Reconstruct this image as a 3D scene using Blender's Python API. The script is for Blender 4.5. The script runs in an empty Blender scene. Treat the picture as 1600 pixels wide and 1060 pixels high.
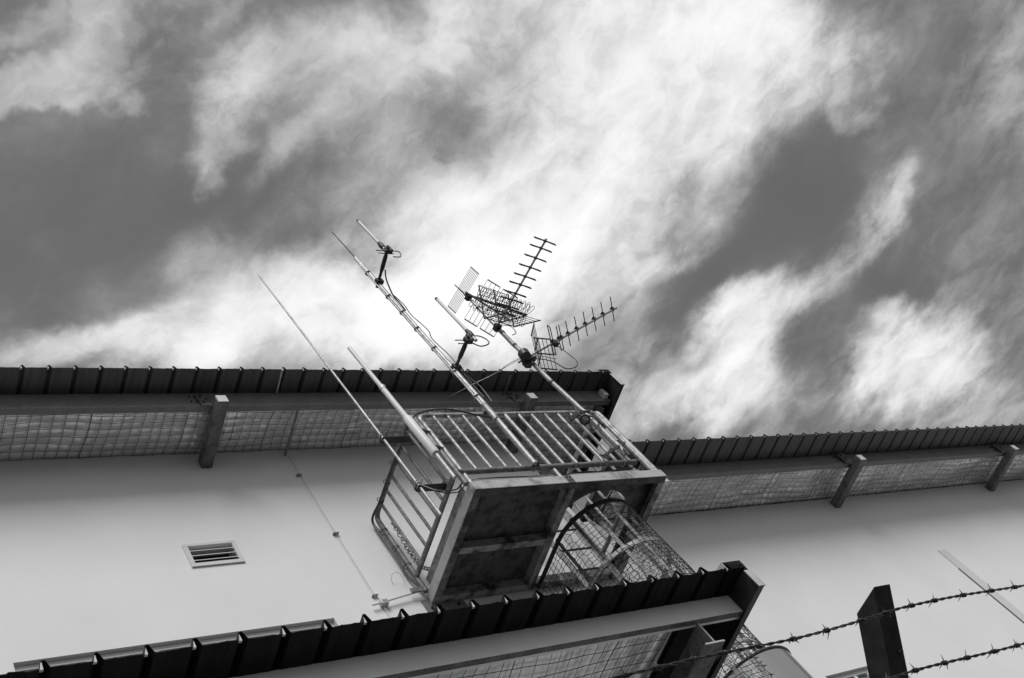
import bpy, bmesh, math, random
from mathutils import Vector, Matrix, noise
random.seed(7)
SC = bpy.context.scene
COL = SC.collection
CAMH = 1.6
# ------------------------------------------------------------------ camera
F = 1753.006
RX = Vector((0.8005205589777525, -0.3209012636835073, -0.5061513742155351))   # camera right in the world
RY = Vector((0.023037141296234964, 0.8604162260054713, -0.5090709264409027))  # camera down
RZ = Vector((0.5988623587894332, 0.39586146186870697, 0.6961735259490456))    # camera forward
cd = bpy.data.cameras.new('camera'); cam = bpy.data.objects.new('camera', cd); COL.objects.link(cam)
cd.sensor_width = 36.0; cd.lens = F / 1600 * 36.0; cd.clip_start = 0.05; cd.clip_end = 3000
m = Matrix.Identity(4)
for i in range(3):
    m[i][0] = RX[i]; m[i][1] = -RY[i]; m[i][2] = -RZ[i]
m[2][3] = CAMH
cam.matrix_world = m
SC.camera = cam

def ray(x, y):
    return RX * (x - 800) + RY * (y - 530) + RZ * F
def atY(x, y, Y):
    q = ray(x, y); q = q * (Y / q.y); return Vector((q.x, q.y, q.z + CAMH))
def atX(x, y, X):
    q = ray(x, y); q = q * (X / q.x); return Vector((q.x, q.y, q.z + CAMH))
def atZ(x, y, Z):           # Z above the ground
    q = ray(x, y); q = q * ((Z - CAMH) / q.z); return Vector((q.x, q.y, Z))
def W(x, y, zrel):          # heights below were surveyed from eye level
    return Vector((x, y, zrel + CAMH))

# ------------------------------------------------------------------ light
SC.view_settings.view_transform = 'Standard'; SC.view_settings.look = 'None'
SC.view_settings.exposure = 0.0; SC.view_settings.gamma = 1.0
SUN_EL, SUN_AZ = math.radians(48), math.radians(196)     # azimuth clockwise from +Y
sd = bpy.data.lights.new('sun', 'SUN'); sd.energy = 2.5; sd.angle = math.radians(30); sd.color = (1, 1, 1)
sun = bpy.data.objects.new('sun', sd); COL.objects.link(sun)
sdir = Vector((math.sin(SUN_AZ) * math.cos(SUN_EL), math.cos(SUN_AZ) * math.cos(SUN_EL), math.sin(SUN_EL)))
sun.rotation_euler = sdir.to_track_quat('Z', 'Y').to_euler(); sun.location = (0, -5, 30)

world = bpy.data.worlds.new('World'); SC.world = world; world.use_nodes = True
NT = world.node_tree; NT.nodes.clear()
def N(t, **k):
    n = NT.nodes.new(t)
    for a, b in k.items(): setattr(n, a, b)
    return n
def lk(a, b): NT.links.new(a, b)
def mth(op, a, b=None, c=None, clamp=False):
    n = N('ShaderNodeMath', operation=op); n.use_clamp = clamp
    for i, v in enumerate((a, b, c)):
        if v is None: continue
        if isinstance(v, (int, float)): n.inputs[i].default_value = v
        else: lk(v, n.inputs[i])
    return n.outputs[0]
def vmth(op, a, b=None):
    n = N('ShaderNodeVectorMath', operation=op)
    for i, v in enumerate((a, b)):
        if v is None: continue
        if isinstance(v, (tuple, Vector)): n.inputs[i].default_value = tuple(v)
        else: lk(v, n.inputs[i])
    return n
sky = N('ShaderNodeTexSky', sky_type='NISHITA'); sky.sun_disc = False
sky.sun_elevation = SUN_EL; sky.sun_rotation = SUN_AZ
bw = N('ShaderNodeRGBToBW'); lk(sky.outputs[0], bw.inputs[0])
tc = N('ShaderNodeTexCoord')
sep = N('ShaderNodeSeparateXYZ'); lk(tc.outputs['Generated'], sep.inputs[0])
zc = mth('MAXIMUM', sep.outputs[2], 0.06)
ux = mth('DIVIDE', sep.outputs[0], zc); uy = mth('DIVIDE', sep.outputs[1], zc)
uvn = N('ShaderNodeCombineXYZ'); lk(ux, uvn.inputs[0]); lk(uy, uvn.inputs[1])     # cloud layer, flat overhead
UV = uvn.outputs[0]
def skyuv(x, y):
    q = ray(x, y); return Vector((q.x / q.z, q.y / q.z, 0))
def axes(cx, cy, rx, ry, ang):
    """affine that maps an ellipse on the cloud layer to the unit circle"""
    a = math.radians(ang); h = 4.0
    c = skyuv(cx, cy)
    dx = (skyuv(cx + h * math.cos(a), cy + h * math.sin(a)) - skyuv(cx - h * math.cos(a), cy - h * math.sin(a))) / (2 * h) * rx
    dy = (skyuv(cx - h * math.sin(a), cy + h * math.cos(a)) - skyuv(cx + h * math.sin(a), cy - h * math.cos(a))) / (2 * h) * ry
    det = dx.x * dy.y - dx.y * dy.x
    return c, Vector((dy.y / det, -dy.x / det, 0)), Vector((-dx.y / det, dx.x / det, 0))
def streak(cx, cy, rx, ry, ang, vec=None):
    c, A, B = axes(cx, cy, rx, ry, ang)
    s = vmth('SUBTRACT', vec or UV, c).outputs[0]
    d1 = vmth('DOT_PRODUCT', s, A).outputs['Value']; d2 = vmth('DOT_PRODUCT', s, B).outputs['Value']
    cb = N('ShaderNodeCombineXYZ'); lk(d1, cb.inputs[0]); lk(d2, cb.inputs[1])
    return cb.outputs[0]
def noi(vec, scale, detail=8, rough=0.6, dist=0.0, off=(0, 0, 0)):
    v = vmth('ADD', vec, Vector(off)).outputs[0]
    n = N('ShaderNodeTexNoise'); n.noise_dimensions = '3D'
    lk(v, n.inputs['Vector']); n.inputs['Scale'].default_value = scale; n.inputs['Detail'].default_value = detail
    n.inputs['Roughness'].default_value = rough; n.inputs['Distortion'].default_value = dist
    return n
# domain warp so that no cloud edge is a clean ellipse
w1 = noi(UV, 3.4, 6, 0.55); wv = vmth('SUBTRACT', w1.outputs['Color'], Vector((.5, .5, .5)))
wsc = vmth('MULTIPLY', wv.outputs[0], Vector((.34, .34, 0)))
UVW = vmth('ADD', UV, wsc.outputs[0]).outputs[0]
w2 = noi(UV, 9.0, 7, 0.6, 0, (4, 2, 0)); wv2_ = vmth('SUBTRACT', w2.outputs['Color'], Vector((.5, .5, .5)))
UVX = vmth('ADD', UV, vmth('MULTIPLY', wv2_.outputs[0], Vector((.10, .10, 0))).outputs[0]).outputs[0]
CLOUDS = [  # centre, radii, tilt, density: one soft mass of the cloud field each
    (760, 400, 180, 85, -35, 1.2), (700, 470, 160, 75, -20, 1.0), (540, 520, 260, 75, -8, 1.15), (300, 555, 200, 42, -6, .75), (110, 565, 130, 32, 0, .42),
    (310, 430, 100, 60, 30, .42), (900, 300, 230, 130, -35, .75), (1010, 170, 230, 150, -38, .62), (1130, 130, 200, 120, -38, .55), (1220, 40, 140, 100, -30, .46),
    (1000, 40, 280, 100, 0, .50), (780, 60, 200, 90, 0, .40), (600, 90, 200, 80, -20, .38), (430, 60, 140, 60, 0, .34), (335, 130, 50, 110, 15, .62), (308, 255, 24, 34, 10, .50),
    (440, 230, 110, 30, -45, .34), (590, 190, 100, 60, -30, .42), (520, 320, 160, 45, -35, .22), (150, 40, 260, 22, -27, .42), (60, 20, 200, 26, -20, .30),
    (70, 120, 210, 20, -28, .40), (640, 290, 110, 60, -38, .30), (900, 450, 150, 70, -50, .50), (1045, 375, 45, 30, 10, .55), (980, 520, 60, 110, 25, .30),
    (990, 610, 110, 40, -20, .55), (1085, 650, 110, 38, -12, 1.2), (1135, 545, 50, 56, -30, 1.2), (1190, 490, 55, 34, -35, .95), (1300, 420, 170, 36, -50, .50),
    (1395, 320, 80, 22, -58, .50), (1430, 590, 95, 66, -15, 1.5), (1405, 500, 36, 32, 10, .75), (1540, 640, 90, 50, 0, .45),
    (1580, 100, 60, 120, 10, .32), (1335, 80, 50, 80, 60, .28), (1355, 140, 18, 50, -30, .28), (1560, 480, 100, 130, 0, .12), (1230, 640, 150, 50, -10, .20),
    (180, 300, 220, 110, -12, -.16), (1250, 290, 70, 120, 35, -.35), (1100, 450, 50, 90, 30, -.28), (970, 340, 60, 26, -10, -.30), (710, 190, 60, 45, 20, -.16), (1400, 440, 60, 60, 0, -.2),
]
tot = None
for cx, cy, rx, ry, an, amp in CLOUDS:
    v = streak(cx, cy, rx, ry, an, UVW)
    ln = vmth('LENGTH', v).outputs['Value']
    mr = N('ShaderNodeMapRange', interpolation_type='SMOOTHERSTEP')
    lk(ln, mr.inputs[0]); mr.inputs[1].default_value = 0.0; mr.inputs[2].default_value = 1.9
    mr.inputs[3].default_value = amp; mr.inputs[4].default_value = 0.0
    tot = mr.outputs[0] if tot is None else mth('ADD', tot, mr.outputs[0])
# fibres drawn out along the wind, and puffs
fib = noi(streak(800, 300, 240, 150, -42, UVX), 1.5, 15, 0.60)
puf = noi(UVX, 6.0, 15, 0.61, 0.0, (3, 1, 0))
fine = noi(streak(800, 300, 80, 60, -38, UVX), 1.3, 12, 0.66)
rid = mth('SUBTRACT', .22, mth('ABSOLUTE', mth('SUBTRACT', noi(streak(800, 300, 230, 140, -40, UVX), 1.8, 14, .62, 0, (5, 5, 0)).outputs[0], .5)))
nz = mth('ADD', mth('MULTIPLY', mth('SUBTRACT', fib.outputs[0], .5), 1.3), mth('MULTIPLY', mth('SUBTRACT', puf.outputs[0], .5), 1.6))
nz = mth('ADD', nz, mth('MULTIPLY', mth('SUBTRACT', fine.outputs[0], .5), .5))
nz = mth('ADD', nz, mth('MULTIPLY', rid, .9))
amt = mth('MULTIPLY_ADD', tot, .75, .24, clamp=True)           # clear air stays smooth
behind = N('ShaderNodeMapRange', interpolation_type='SMOOTHSTEP'); lk(uy, behind.inputs[0])   # unseen cloud added behind the camera to brighten the wall
behind.inputs[1].default_value = 0.15; behind.inputs[2].default_value = -0.6; behind.inputs[3].default_value = 0; behind.inputs[4].default_value = .35
cov = mth('ADD', mth('ADD', mth('MULTIPLY', tot, .50), behind.outputs[0]), mth('MULTIPLY', nz, mth('MULTIPLY', amt, 1.0)))
soft = mth('MULTIPLY', mth('ADD', cov, mth('SQRT', mth('ADD', mth('MULTIPLY', cov, cov), .012))), .5)   # smooth toe
cmp_ = mth('SUBTRACT', 1.0, mth('EXPONENT', mth('MULTIPLY', mth('POWER', soft, 1.25), -1.35)))
base = mth('MULTIPLY', bw.outputs[0], 0.42)
basel = mth('MAXIMUM', mth('MINIMUM', base, 1.8), 1.3)
mixf = N('ShaderNodeMix', data_type='FLOAT'); lk(cmp_, mixf.inputs['Factor']); lk(basel, mixf.inputs['A']); mixf.inputs['B'].default_value = 11.5
bg = N('ShaderNodeBackground'); bg.inputs['Strength'].default_value = 0.1
lk(mixf.outputs['Result'], bg.inputs['Color'])
wo = N('ShaderNodeOutputWorld'); lk(bg.outputs[0], wo.inputs[0])

# ------------------------------------------------------------------ materials
def mat(name, v, rough=.6, metal=0.0, var=0.0, scale=6.0, dark=None, bump=0.0, bscale=40.0, spots=0.0, streaky=None, spec=.5, v2=None, thresh=(.42, .62)):
    m = bpy.data.materials.new(name); m.use_nodes = True
    nt = m.node_tree; b = nt.nodes['Principled BSDF']
    b.inputs['Roughness'].default_value = rough; b.inputs['Metallic'].default_value = metal
    b.inputs['Specular IOR Level'].default_value = spec
    b.inputs['Base Color'].default_value = (v, v, v, 1)
    tcn = nt.nodes.new('ShaderNodeTexCoord'); vec = tcn.outputs['Object']
    if streaky:
        mp = nt.nodes.new('ShaderNodeMapping'); mp.inputs['Scale'].default_value = streaky
        nt.links.new(vec, mp.inputs[0]); vec2 = mp.outputs[0]
    else: vec2 = vec
    col = None
    if var > 0:
        n = nt.nodes.new('ShaderNodeTexNoise'); n.inputs['Scale'].default_value = scale; n.inputs['Detail'].default_value = 8; n.inputs['Roughness'].default_value = .62
        nt.links.new(vec2, n.inputs[0])
        r = nt.nodes.new('ShaderNodeMapRange'); r.inputs[1].default_value = thresh[0]; r.inputs[2].default_value = thresh[1]
        lo = max(v * (1 - var), .003) if v2 is None else v2
        r.inputs[3].default_value = v; r.inputs[4].default_value = lo
        nt.links.new(n.outputs[0], r.inputs[0]); col = r.outputs[0]
    if spots > 0:
        n2 = nt.nodes.new('ShaderNodeTexNoise'); n2.inputs['Scale'].default_value = 55; n2.inputs['Detail'].default_value = 4
        nt.links.new(vec, n2.inputs[0])
        r2 = nt.nodes.new('ShaderNodeMapRange'); r2.inputs[1].default_value = .56; r2.inputs[2].default_value = .64
        r2.inputs[3].default_value = 1; r2.inputs[4].default_value = 1 - spots
        nt.links.new(n2.outputs[0], r2.inputs[0])
        mu = nt.nodes.new('ShaderNodeMath'); mu.operation = 'MULTIPLY'
        if col is None: mu.inputs[0].default_value = v
        else: nt.links.new(col, mu.inputs[0])
        nt.links.new(r2.outputs[0], mu.inputs[1]); col = mu.outputs[0]
    if col is not None:
        cc = nt.nodes.new('ShaderNodeCombineColor')
        for i in range(3): nt.links.new(col, cc.inputs[i])
        nt.links.new(cc.outputs[0], b.inputs['Base Color'])
    if bump > 0:
        n3 = nt.nodes.new('ShaderNodeTexNoise'); n3.inputs['Scale'].default_value = bscale; n3.inputs['Detail'].default_value = 6
        nt.links.new(vec2 if streaky else vec, n3.inputs[0])
        bp = nt.nodes.new('ShaderNodeBump'); bp.inputs['Strength'].default_value = bump; bp.inputs['Distance'].default_value = .01
        nt.links.new(n3.outputs[0], bp.inputs['Height']); nt.links.new(bp.outputs[0], b.inputs['Normal'])
    return m
M = {}
M['plaster'] = mat('plaster', .75, .85, var=.07, scale=1.1, bump=.10, bscale=60, spec=.2, thresh=(.35, .7))
M['side_wall'] = mat('side_wall', .5, .85, var=.1, scale=2, spec=.2)
M['concrete'] = mat('concrete', .11, .9, var=.25, scale=.7, bump=.2, spec=.2)
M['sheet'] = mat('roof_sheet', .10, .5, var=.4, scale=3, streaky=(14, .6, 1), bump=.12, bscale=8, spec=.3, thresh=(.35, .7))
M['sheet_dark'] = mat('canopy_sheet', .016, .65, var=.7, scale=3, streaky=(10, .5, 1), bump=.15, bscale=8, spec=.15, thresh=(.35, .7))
M['purlin'] = mat('painted_steel', .20, .5, var=.30, scale=5, spots=.25, spec=.4, thresh=(.4, .75))
M['purlin_pale'] = mat('galvanised_purlin', .86, .45, var=.10, scale=3, metal=.15, spec=.4, thresh=(.4, .75))
M['rafter'] = mat('rafter_steel', .16, .5, var=.45, scale=9, spots=.5, spec=.4)
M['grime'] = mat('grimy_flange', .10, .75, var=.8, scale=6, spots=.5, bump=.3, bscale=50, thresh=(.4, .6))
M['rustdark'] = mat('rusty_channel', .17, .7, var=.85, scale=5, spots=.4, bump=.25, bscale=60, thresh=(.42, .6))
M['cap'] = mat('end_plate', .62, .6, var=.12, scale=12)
M['foil'] = mat('foil', .92, .33, metal=.45, var=.25, scale=2.5, bump=.35, bscale=9, thresh=(.45, .8))
M['wire'] = mat('netting_wire', .035, .6)
M['flash'] = mat('flashing', .60, .45, var=.2, scale=5, metal=.1)
M['barge'] = mat('barge_steel', .05, .5, var=.5, scale=4, spec=.4)
M['rustframe'] = mat('weathered_channel', .30, .6, var=.86, scale=5, spots=.35, bump=.25, bscale=60, thresh=(.47, .60))
M['channel_top'] = mat('channel_web', .44, .6, var=.6, scale=5, spots=.2, bump=.1, bscale=50, thresh=(.52, .68))
M['floorplate'] = mat('floor_plate', .085, .75, var=.8, scale=9, spots=.45, bump=.3, bscale=50, thresh=(.45, .62))
M['tube'] = mat('galvanised_tube', .44, .5, var=.5, scale=16, spots=.30, metal=.35, thresh=(.45, .62))
M['tube_dark'] = mat('dull_galvanised_tube', .24, .55, var=.45, scale=14, spots=.35, metal=.3, thresh=(.42, .6))
M['bright'] = mat('bright_galvanised', .50, .48, var=.35, scale=22, metal=.35)
M['fibre'] = mat('fibreglass', .70, .45, var=.08, scale=8)
M['black'] = mat('black_plastic', .018, .45)
M['darksteel'] = mat('dark_steel', .055, .5, var=.4, scale=20, metal=.3)
M['ant'] = mat('antenna_aluminium', .40, .42, metal=.55, var=.2, scale=30)
M['antdark'] = mat('antenna_rod', .045, .5, metal=.3)
M['post'] = mat('post_steel', .022, .5, var=.6, scale=14, bump=.2, bscale=30, spec=.3)
M['barb'] = mat('barbed_wire_steel', .055, .5, metal=.4, var=.4, scale=60)
M['glass'] = mat('window_glass', .25, .08, spec=.8)
M['winframe'] = mat('window_frame', .68, .5)
M['vent'] = mat('vent_metal', .60, .5, var=.06, scale=5)
M['hole'] = mat('dark_recess', .01, .9)
M['cowl'] = mat('polished_sheet', .42, .22, metal=.9, bump=.05, bscale=3)
M['strap'] = mat('flat_bar', .40, .55, var=.4, scale=12, spots=.3, metal=.2)
M['toe'] = mat('toe_board', .60, .5, var=.15, scale=6, metal=.15)

# ------------------------------------------------------------------ mesh helpers
class MB:
    def __init__(s): s.v = []; s.f = []
    def quad(s, *p):
        n = len(s.v); s.v += [Vector(q) for q in p]; s.f.append(tuple(range(n, n + len(p)))); return s
    def box(s, x0, x1, y0, y1, z0, z1):
        return s.hexa([(x0, y0, z0), (x1, y0, z0), (x1, y1, z0), (x0, y1, z0), (x0, y0, z1), (x1, y0, z1), (x1, y1, z1), (x0, y1, z1)])
    def hexa(s, c):
        n = len(s.v); s.v += [Vector(q) for q in c]
        for f in ((0, 3, 2, 1), (4, 5, 6, 7), (0, 1, 5, 4), (1, 2, 6, 5), (2, 3, 7, 6), (3, 0, 4, 7)): s.f.append(tuple(n + i for i in f))
        return s
    def bar(s, a, b, w, h, up=(0, 0, 1)):
        a = Vector(a); b = Vector(b); d = (b - a).normalized(); up = Vector(up)
        if abs(d.dot(up)) > .98: up = Vector((0, 1, 0))
        sx = d.cross(up).normalized(); uy_ = sx.cross(d).normalized()
        c = []
        for p in (a, b):
            for q in ((-1, -1), (1, -1), (1, 1), (-1, 1)): c.append(p + sx * (q[0] * w / 2) + uy_ * (q[1] * h / 2))
        n = len(s.v); s.v += c
        for f in ((0, 3, 2, 1), (4, 5, 6, 7), (0, 1, 5, 4), (1, 2, 6, 5), (2, 3, 7, 6), (3, 0, 4, 7)): s.f.append(tuple(n + i for i in f))
        return s
    def tube(s, pts, r, n=10, closed=False, caps=True):
        pts = [Vector(p) for p in pts]; k = len(pts)
        rs = r if isinstance(r, (list, tuple)) else [r] * k
        base = len(s.v); prev = None
        for i, p in enumerate(pts):
            if closed: d = pts[(i + 1) % k] - pts[i - 1]
            else: d = pts[min(i + 1, k - 1)] - pts[max(i - 1, 0)]
            d.normalize()
            if prev is None:
                t = Vector((0, 0, 1)) if abs(d.z) < .9 else Vector((1, 0, 0))
                u = d.cross(t).normalized()
            else:
                u = (prev - d * prev.dot(d)).normalized()
            prev = u; w = d.cross(u)
            for j in range(n):
                a = 2 * math.pi * j / n
                s.v.append(p + (u * math.cos(a) + w * math.sin(a)) * rs[i])
        for i in range(k if closed else k - 1):
            i2 = (i + 1) % k
            for j in range(n):
                j2 = (j + 1) % n
                s.f.append((base + i * n + j, base + i * n + j2, base + i2 * n + j2, base + i2 * n + j))
        if caps and not closed:
            s.f.append(tuple(base + j for j in reversed(range(n)))); s.f.append(tuple(base + (k - 1) * n + j for j in range(n)))
        return s
    def strip(s, pts, wvec, t):
        """flat bar following pts, wide along wvec, t thick"""
        pts = [Vector(p) for p in pts]; wv_ = Vector(wvec)
        for a, b in zip(pts, pts[1:]):
            d = (b - a).normalized(); nn = d.cross(wv_).normalized() * t / 2; e = d * t * .3
            s.hexa([a - e - wv_ / 2 - nn, a - e + wv_ / 2 - nn, b + e + wv_ / 2 - nn, b + e - wv_ / 2 - nn,
                    a - e - wv_ / 2 + nn, a - e + wv_ / 2 + nn, b + e + wv_ / 2 + nn, b + e - wv_ / 2 + nn])
        return s
    def build(s, name, material, parent=None, smooth=False, bevel=0.0):
        me = bpy.data.meshes.new(name)
        off = Vector((0, 0, 0)); q = parent
        while q is not None: off += q.location; q = q.parent
        if parent is None and s.v:
            c = Vector((sum(v.x for v in s.v), sum(v.y for v in s.v), 0)) / len(s.v); c.z = min(v.z for v in s.v); off = c
        me.from_pydata([tuple(v - off) for v in s.v], [], s.f); me.validate()
        bm = bmesh.new(); bm.from_mesh(me); bmesh.ops.recalc_face_normals(bm, faces=bm.faces); bm.to_mesh(me); bm.free()
        o = bpy.data.objects.new(name, me); COL.objects.link(o)
        if parent is None: o.location = off
        else: o.parent = parent
        me.materials.append(material)
        if smooth:
            for p in me.polygons: p.use_smooth = True
            if hasattr(me, 'set_sharp_from_angle'): me.set_sharp_from_angle(angle=math.radians(40))
        if bevel > 0:
            bv = o.modifiers.new('bevel', 'BEVEL'); bv.width = bevel; bv.segments = 2; bv.limit_method = 'ANGLE'
        return o
def thing(name, label, cat, loc, group=None):
    o = bpy.data.objects.new(name, None); COL.objects.link(o); o.location = Vector(loc); o.empty_display_size = .2
    o['label'] = label; o['category'] = cat
    if group: o['group'] = group
    return o
def tag(o, label, cat, group=None):
    o['label'] = label; o['category'] = cat
    if group: o['group'] = group
    return o
def arc(c, a, b, r, t0, t1, n):
    """n+1 points of an arc round c in the plane of unit vectors a, b"""
    return [Vector(c) + Vector(a) * (r * math.cos(t0 + (t1 - t0) * i / n)) + Vector(b) * (r * math.sin(t0 + (t1 - t0) * i / n)) for i in range(n + 1)]
def bend(pts, r, n=5):
    """round the corners of a polyline"""
    pts = [Vector(p) for p in pts]; out = [pts[0]]
    for a, b, c in zip(pts, pts[1:], pts[2:]):
        u = (a - b).normalized(); w = (c - b).normalized()
        p0 = b + u * r; p1 = b + w * r
        for i in range(n + 1):
            t = i / n; out.append(p0 * (1 - t) ** 2 + b * (2 * t * (1 - t)) + p1 * t * t)
    out.append(pts[-1]); return out
def spline(pts, n=8):
    pts = [Vector(p) for p in pts]; P = [pts[0]] + pts + [pts[-1]]; out = []
    for i in range(1, len(P) - 2):
        for k in range(n):
            t = k / n; a, b, c, d = P[i - 1:i + 3]
            out.append(.5 * ((2 * b) + (c - a) * t + (2 * a - 5 * b + 4 * c - d) * t * t + (3 * b - a - 3 * c + d) * t ** 3))
    out.append(pts[-1]); return out

# ------------------------------------------------------------------ ground
g = MB().quad((-600, -600, 0), (600, -600, 0), (600, 600, 0), (-600, 600, 0)).build('ground', M['concrete']); g['kind'] = 'structure'

# ------------------------------------------------------------------ building
YW = 6.2
bld = thing('building', 'pale rendered building with ribbed steel eaves lined with foil and netting', 'building', (6, YW, 0))
holes = [(1.965, 4.48, 1.6 + 4.9, 1.6 + 6.10), (9.10, 10.2, 1.6 + 3.1, 1.6 + 4.41), (3.545, 3.945, 1.6 + 6.925, 1.6 + 7.15)]
def wall_face(x0, x1, z0, z1, mb, hs, depth=.12):
    xs = sorted({x0, x1} | {h[0] for h in hs} | {h[1] for h in hs}); zs = sorted({z0, z1} | {h[2] for h in hs} | {h[3] for h in hs})
    for a, b in zip(xs, xs[1:]):
        for c, d in zip(zs, zs[1:]):
            mx, mz = (a + b) / 2, (c + d) / 2
            if any(h[0] < mx < h[1] and h[2] < mz < h[3] for h in hs): continue
            mb.quad((a, YW, c), (b, YW, c), (b, YW, d), (a, YW, d))
    for h in hs:
        a, b, c, d = h; y2 = YW + depth
        mb.quad((a, YW, d), (b, YW, d), (b, y2, d), (a, y2, d)); mb.quad((a, YW, c), (b, YW, c), (b, y2, c), (a, y2, c))
        mb.quad((a, YW, c), (a, YW, d), (a, y2, d), (a, y2, c)); mb.quad((b, YW, c), (b, YW, d), (b, y2, d), (b, y2, c))
XE = 7.84
wm = MB()
wall_face(-14, 40, 0, CAMH + 6.98, wm, [holes[0], holes[1], (3.545, 3.945, CAMH + 6.925, CAMH + 6.98)])
wall_face(-14, XE, CAMH + 6.98, CAMH + 8.52, wm, [(3.545, 3.945, CAMH + 6.98, CAMH + 7.15)])
wm.quad((XE, YW, CAMH + 6.98), (XE, 16, CAMH + 6.98), (XE, 16, CAMH + 8.52), (XE, YW, CAMH + 8.52))
wm.quad((40, YW, 0), (40, 16, 0), (40, 16, CAMH + 6.98), (40, YW, CAMH + 6.98))
wm.quad((-14, YW, 0), (-14, 16, 0), (-14, 16, CAMH + 8.52), (-14, YW, CAMH + 8.52))
wm.quad((-14, 16, 0), (XE, 16, 0), (XE, 16, CAMH + 8.52), (-14, 16, CAMH + 8.52))
wm.quad((XE, 16, 0), (40, 16, 0), (40, 16, CAMH + 6.98), (XE, 16, CAMH + 6.98))
wm.build('wall', M['plaster'], bld)

def sheet_profile(xs0, step, n, xa, xb, h=.042, wb=.029, wt=.008):
    """polyline of the ribbed sheet from xa to xb"""
    P = [(xa, 0)]
    for k in range(n):
        x = xs0 + k * step
        if x - wb <= xa + .01 or x + wb >= xb - .01: continue
        # micro flutes in each pan
        for fx in (-.66, -.36):
            q = x + fx * step
            if q - .008 > P[-1][0]: P += [(q - .007, 0), (q, .0025), (q + .007, 0)]
        P += [(x - wb, 0), (x - wt, h), (x + wt, h), (x + wb, 0)]
    P.append((xb, 0)); return P
def roof(name, material, xs0, step, xa, xb, y0, y1, z, slope=0.0, ragged=0.0, rh=.040, rb=.023):
    n = int((xb - xs0) / step) + 2
    k0 = -int((xs0 - xa) / step) - 1
    P = sheet_profile(xs0 + k0 * step, step, n - k0, xa, xb, rh, rb)
    mb = MB(); t = .004
    ys = [y0, y0 + .05, y0 + .3, y1]; cols = len(P)
    def pt(i, y, up, first):
        x, dz = P[i]
        r = ragged * noise.noise(Vector((x * 31, 0, 1))) if first else 0
        rz = ragged * .32 * noise.noise(Vector((x * 27, 3, 1))) if first else 0
        return Vector((x, y + r, z + dz + (y - y0) * slope + rz + (t if up else 0)))
    for a, b, first in zip(ys, ys[1:], (True, False, False)):
        for i in range(cols - 1):
            mb.quad(pt(i, a, 0, first), pt(i + 1, a, 0, first), pt(i + 1, b, 0, False), pt(i, b, 0, False))
            mb.quad(pt(i, a, 1, first), pt(i + 1, a, 1, first), pt(i + 1, b, 1, False), pt(i, b, 1, False))
    for i in range(cols - 1):
        mb.quad(pt(i, y0, 0, True), pt(i + 1, y0, 0, True), pt(i + 1, y0, 1, True), pt(i, y0, 1, True))
    nf = len(mb.f)
    # pale plates added in each rib mouth, painting in its lit left side
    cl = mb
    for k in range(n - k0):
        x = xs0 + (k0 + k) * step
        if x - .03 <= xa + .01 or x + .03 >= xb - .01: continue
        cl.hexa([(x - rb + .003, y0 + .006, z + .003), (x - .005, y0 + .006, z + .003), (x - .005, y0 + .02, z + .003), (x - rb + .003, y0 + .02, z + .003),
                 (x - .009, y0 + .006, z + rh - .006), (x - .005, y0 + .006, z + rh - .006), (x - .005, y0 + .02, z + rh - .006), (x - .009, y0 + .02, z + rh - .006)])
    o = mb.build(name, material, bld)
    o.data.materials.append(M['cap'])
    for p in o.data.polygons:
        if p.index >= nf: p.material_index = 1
    return o
def foil_z(x, y, seed, amp=1.0):
    v = Vector((x * 1.1 + seed * 7, y * 1.3, seed))
    return (noise.noise(v) * .07 + noise.noise(Vector((x * 3.1 + seed, y * 4.2, 2.0))) * .016) * amp
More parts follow.
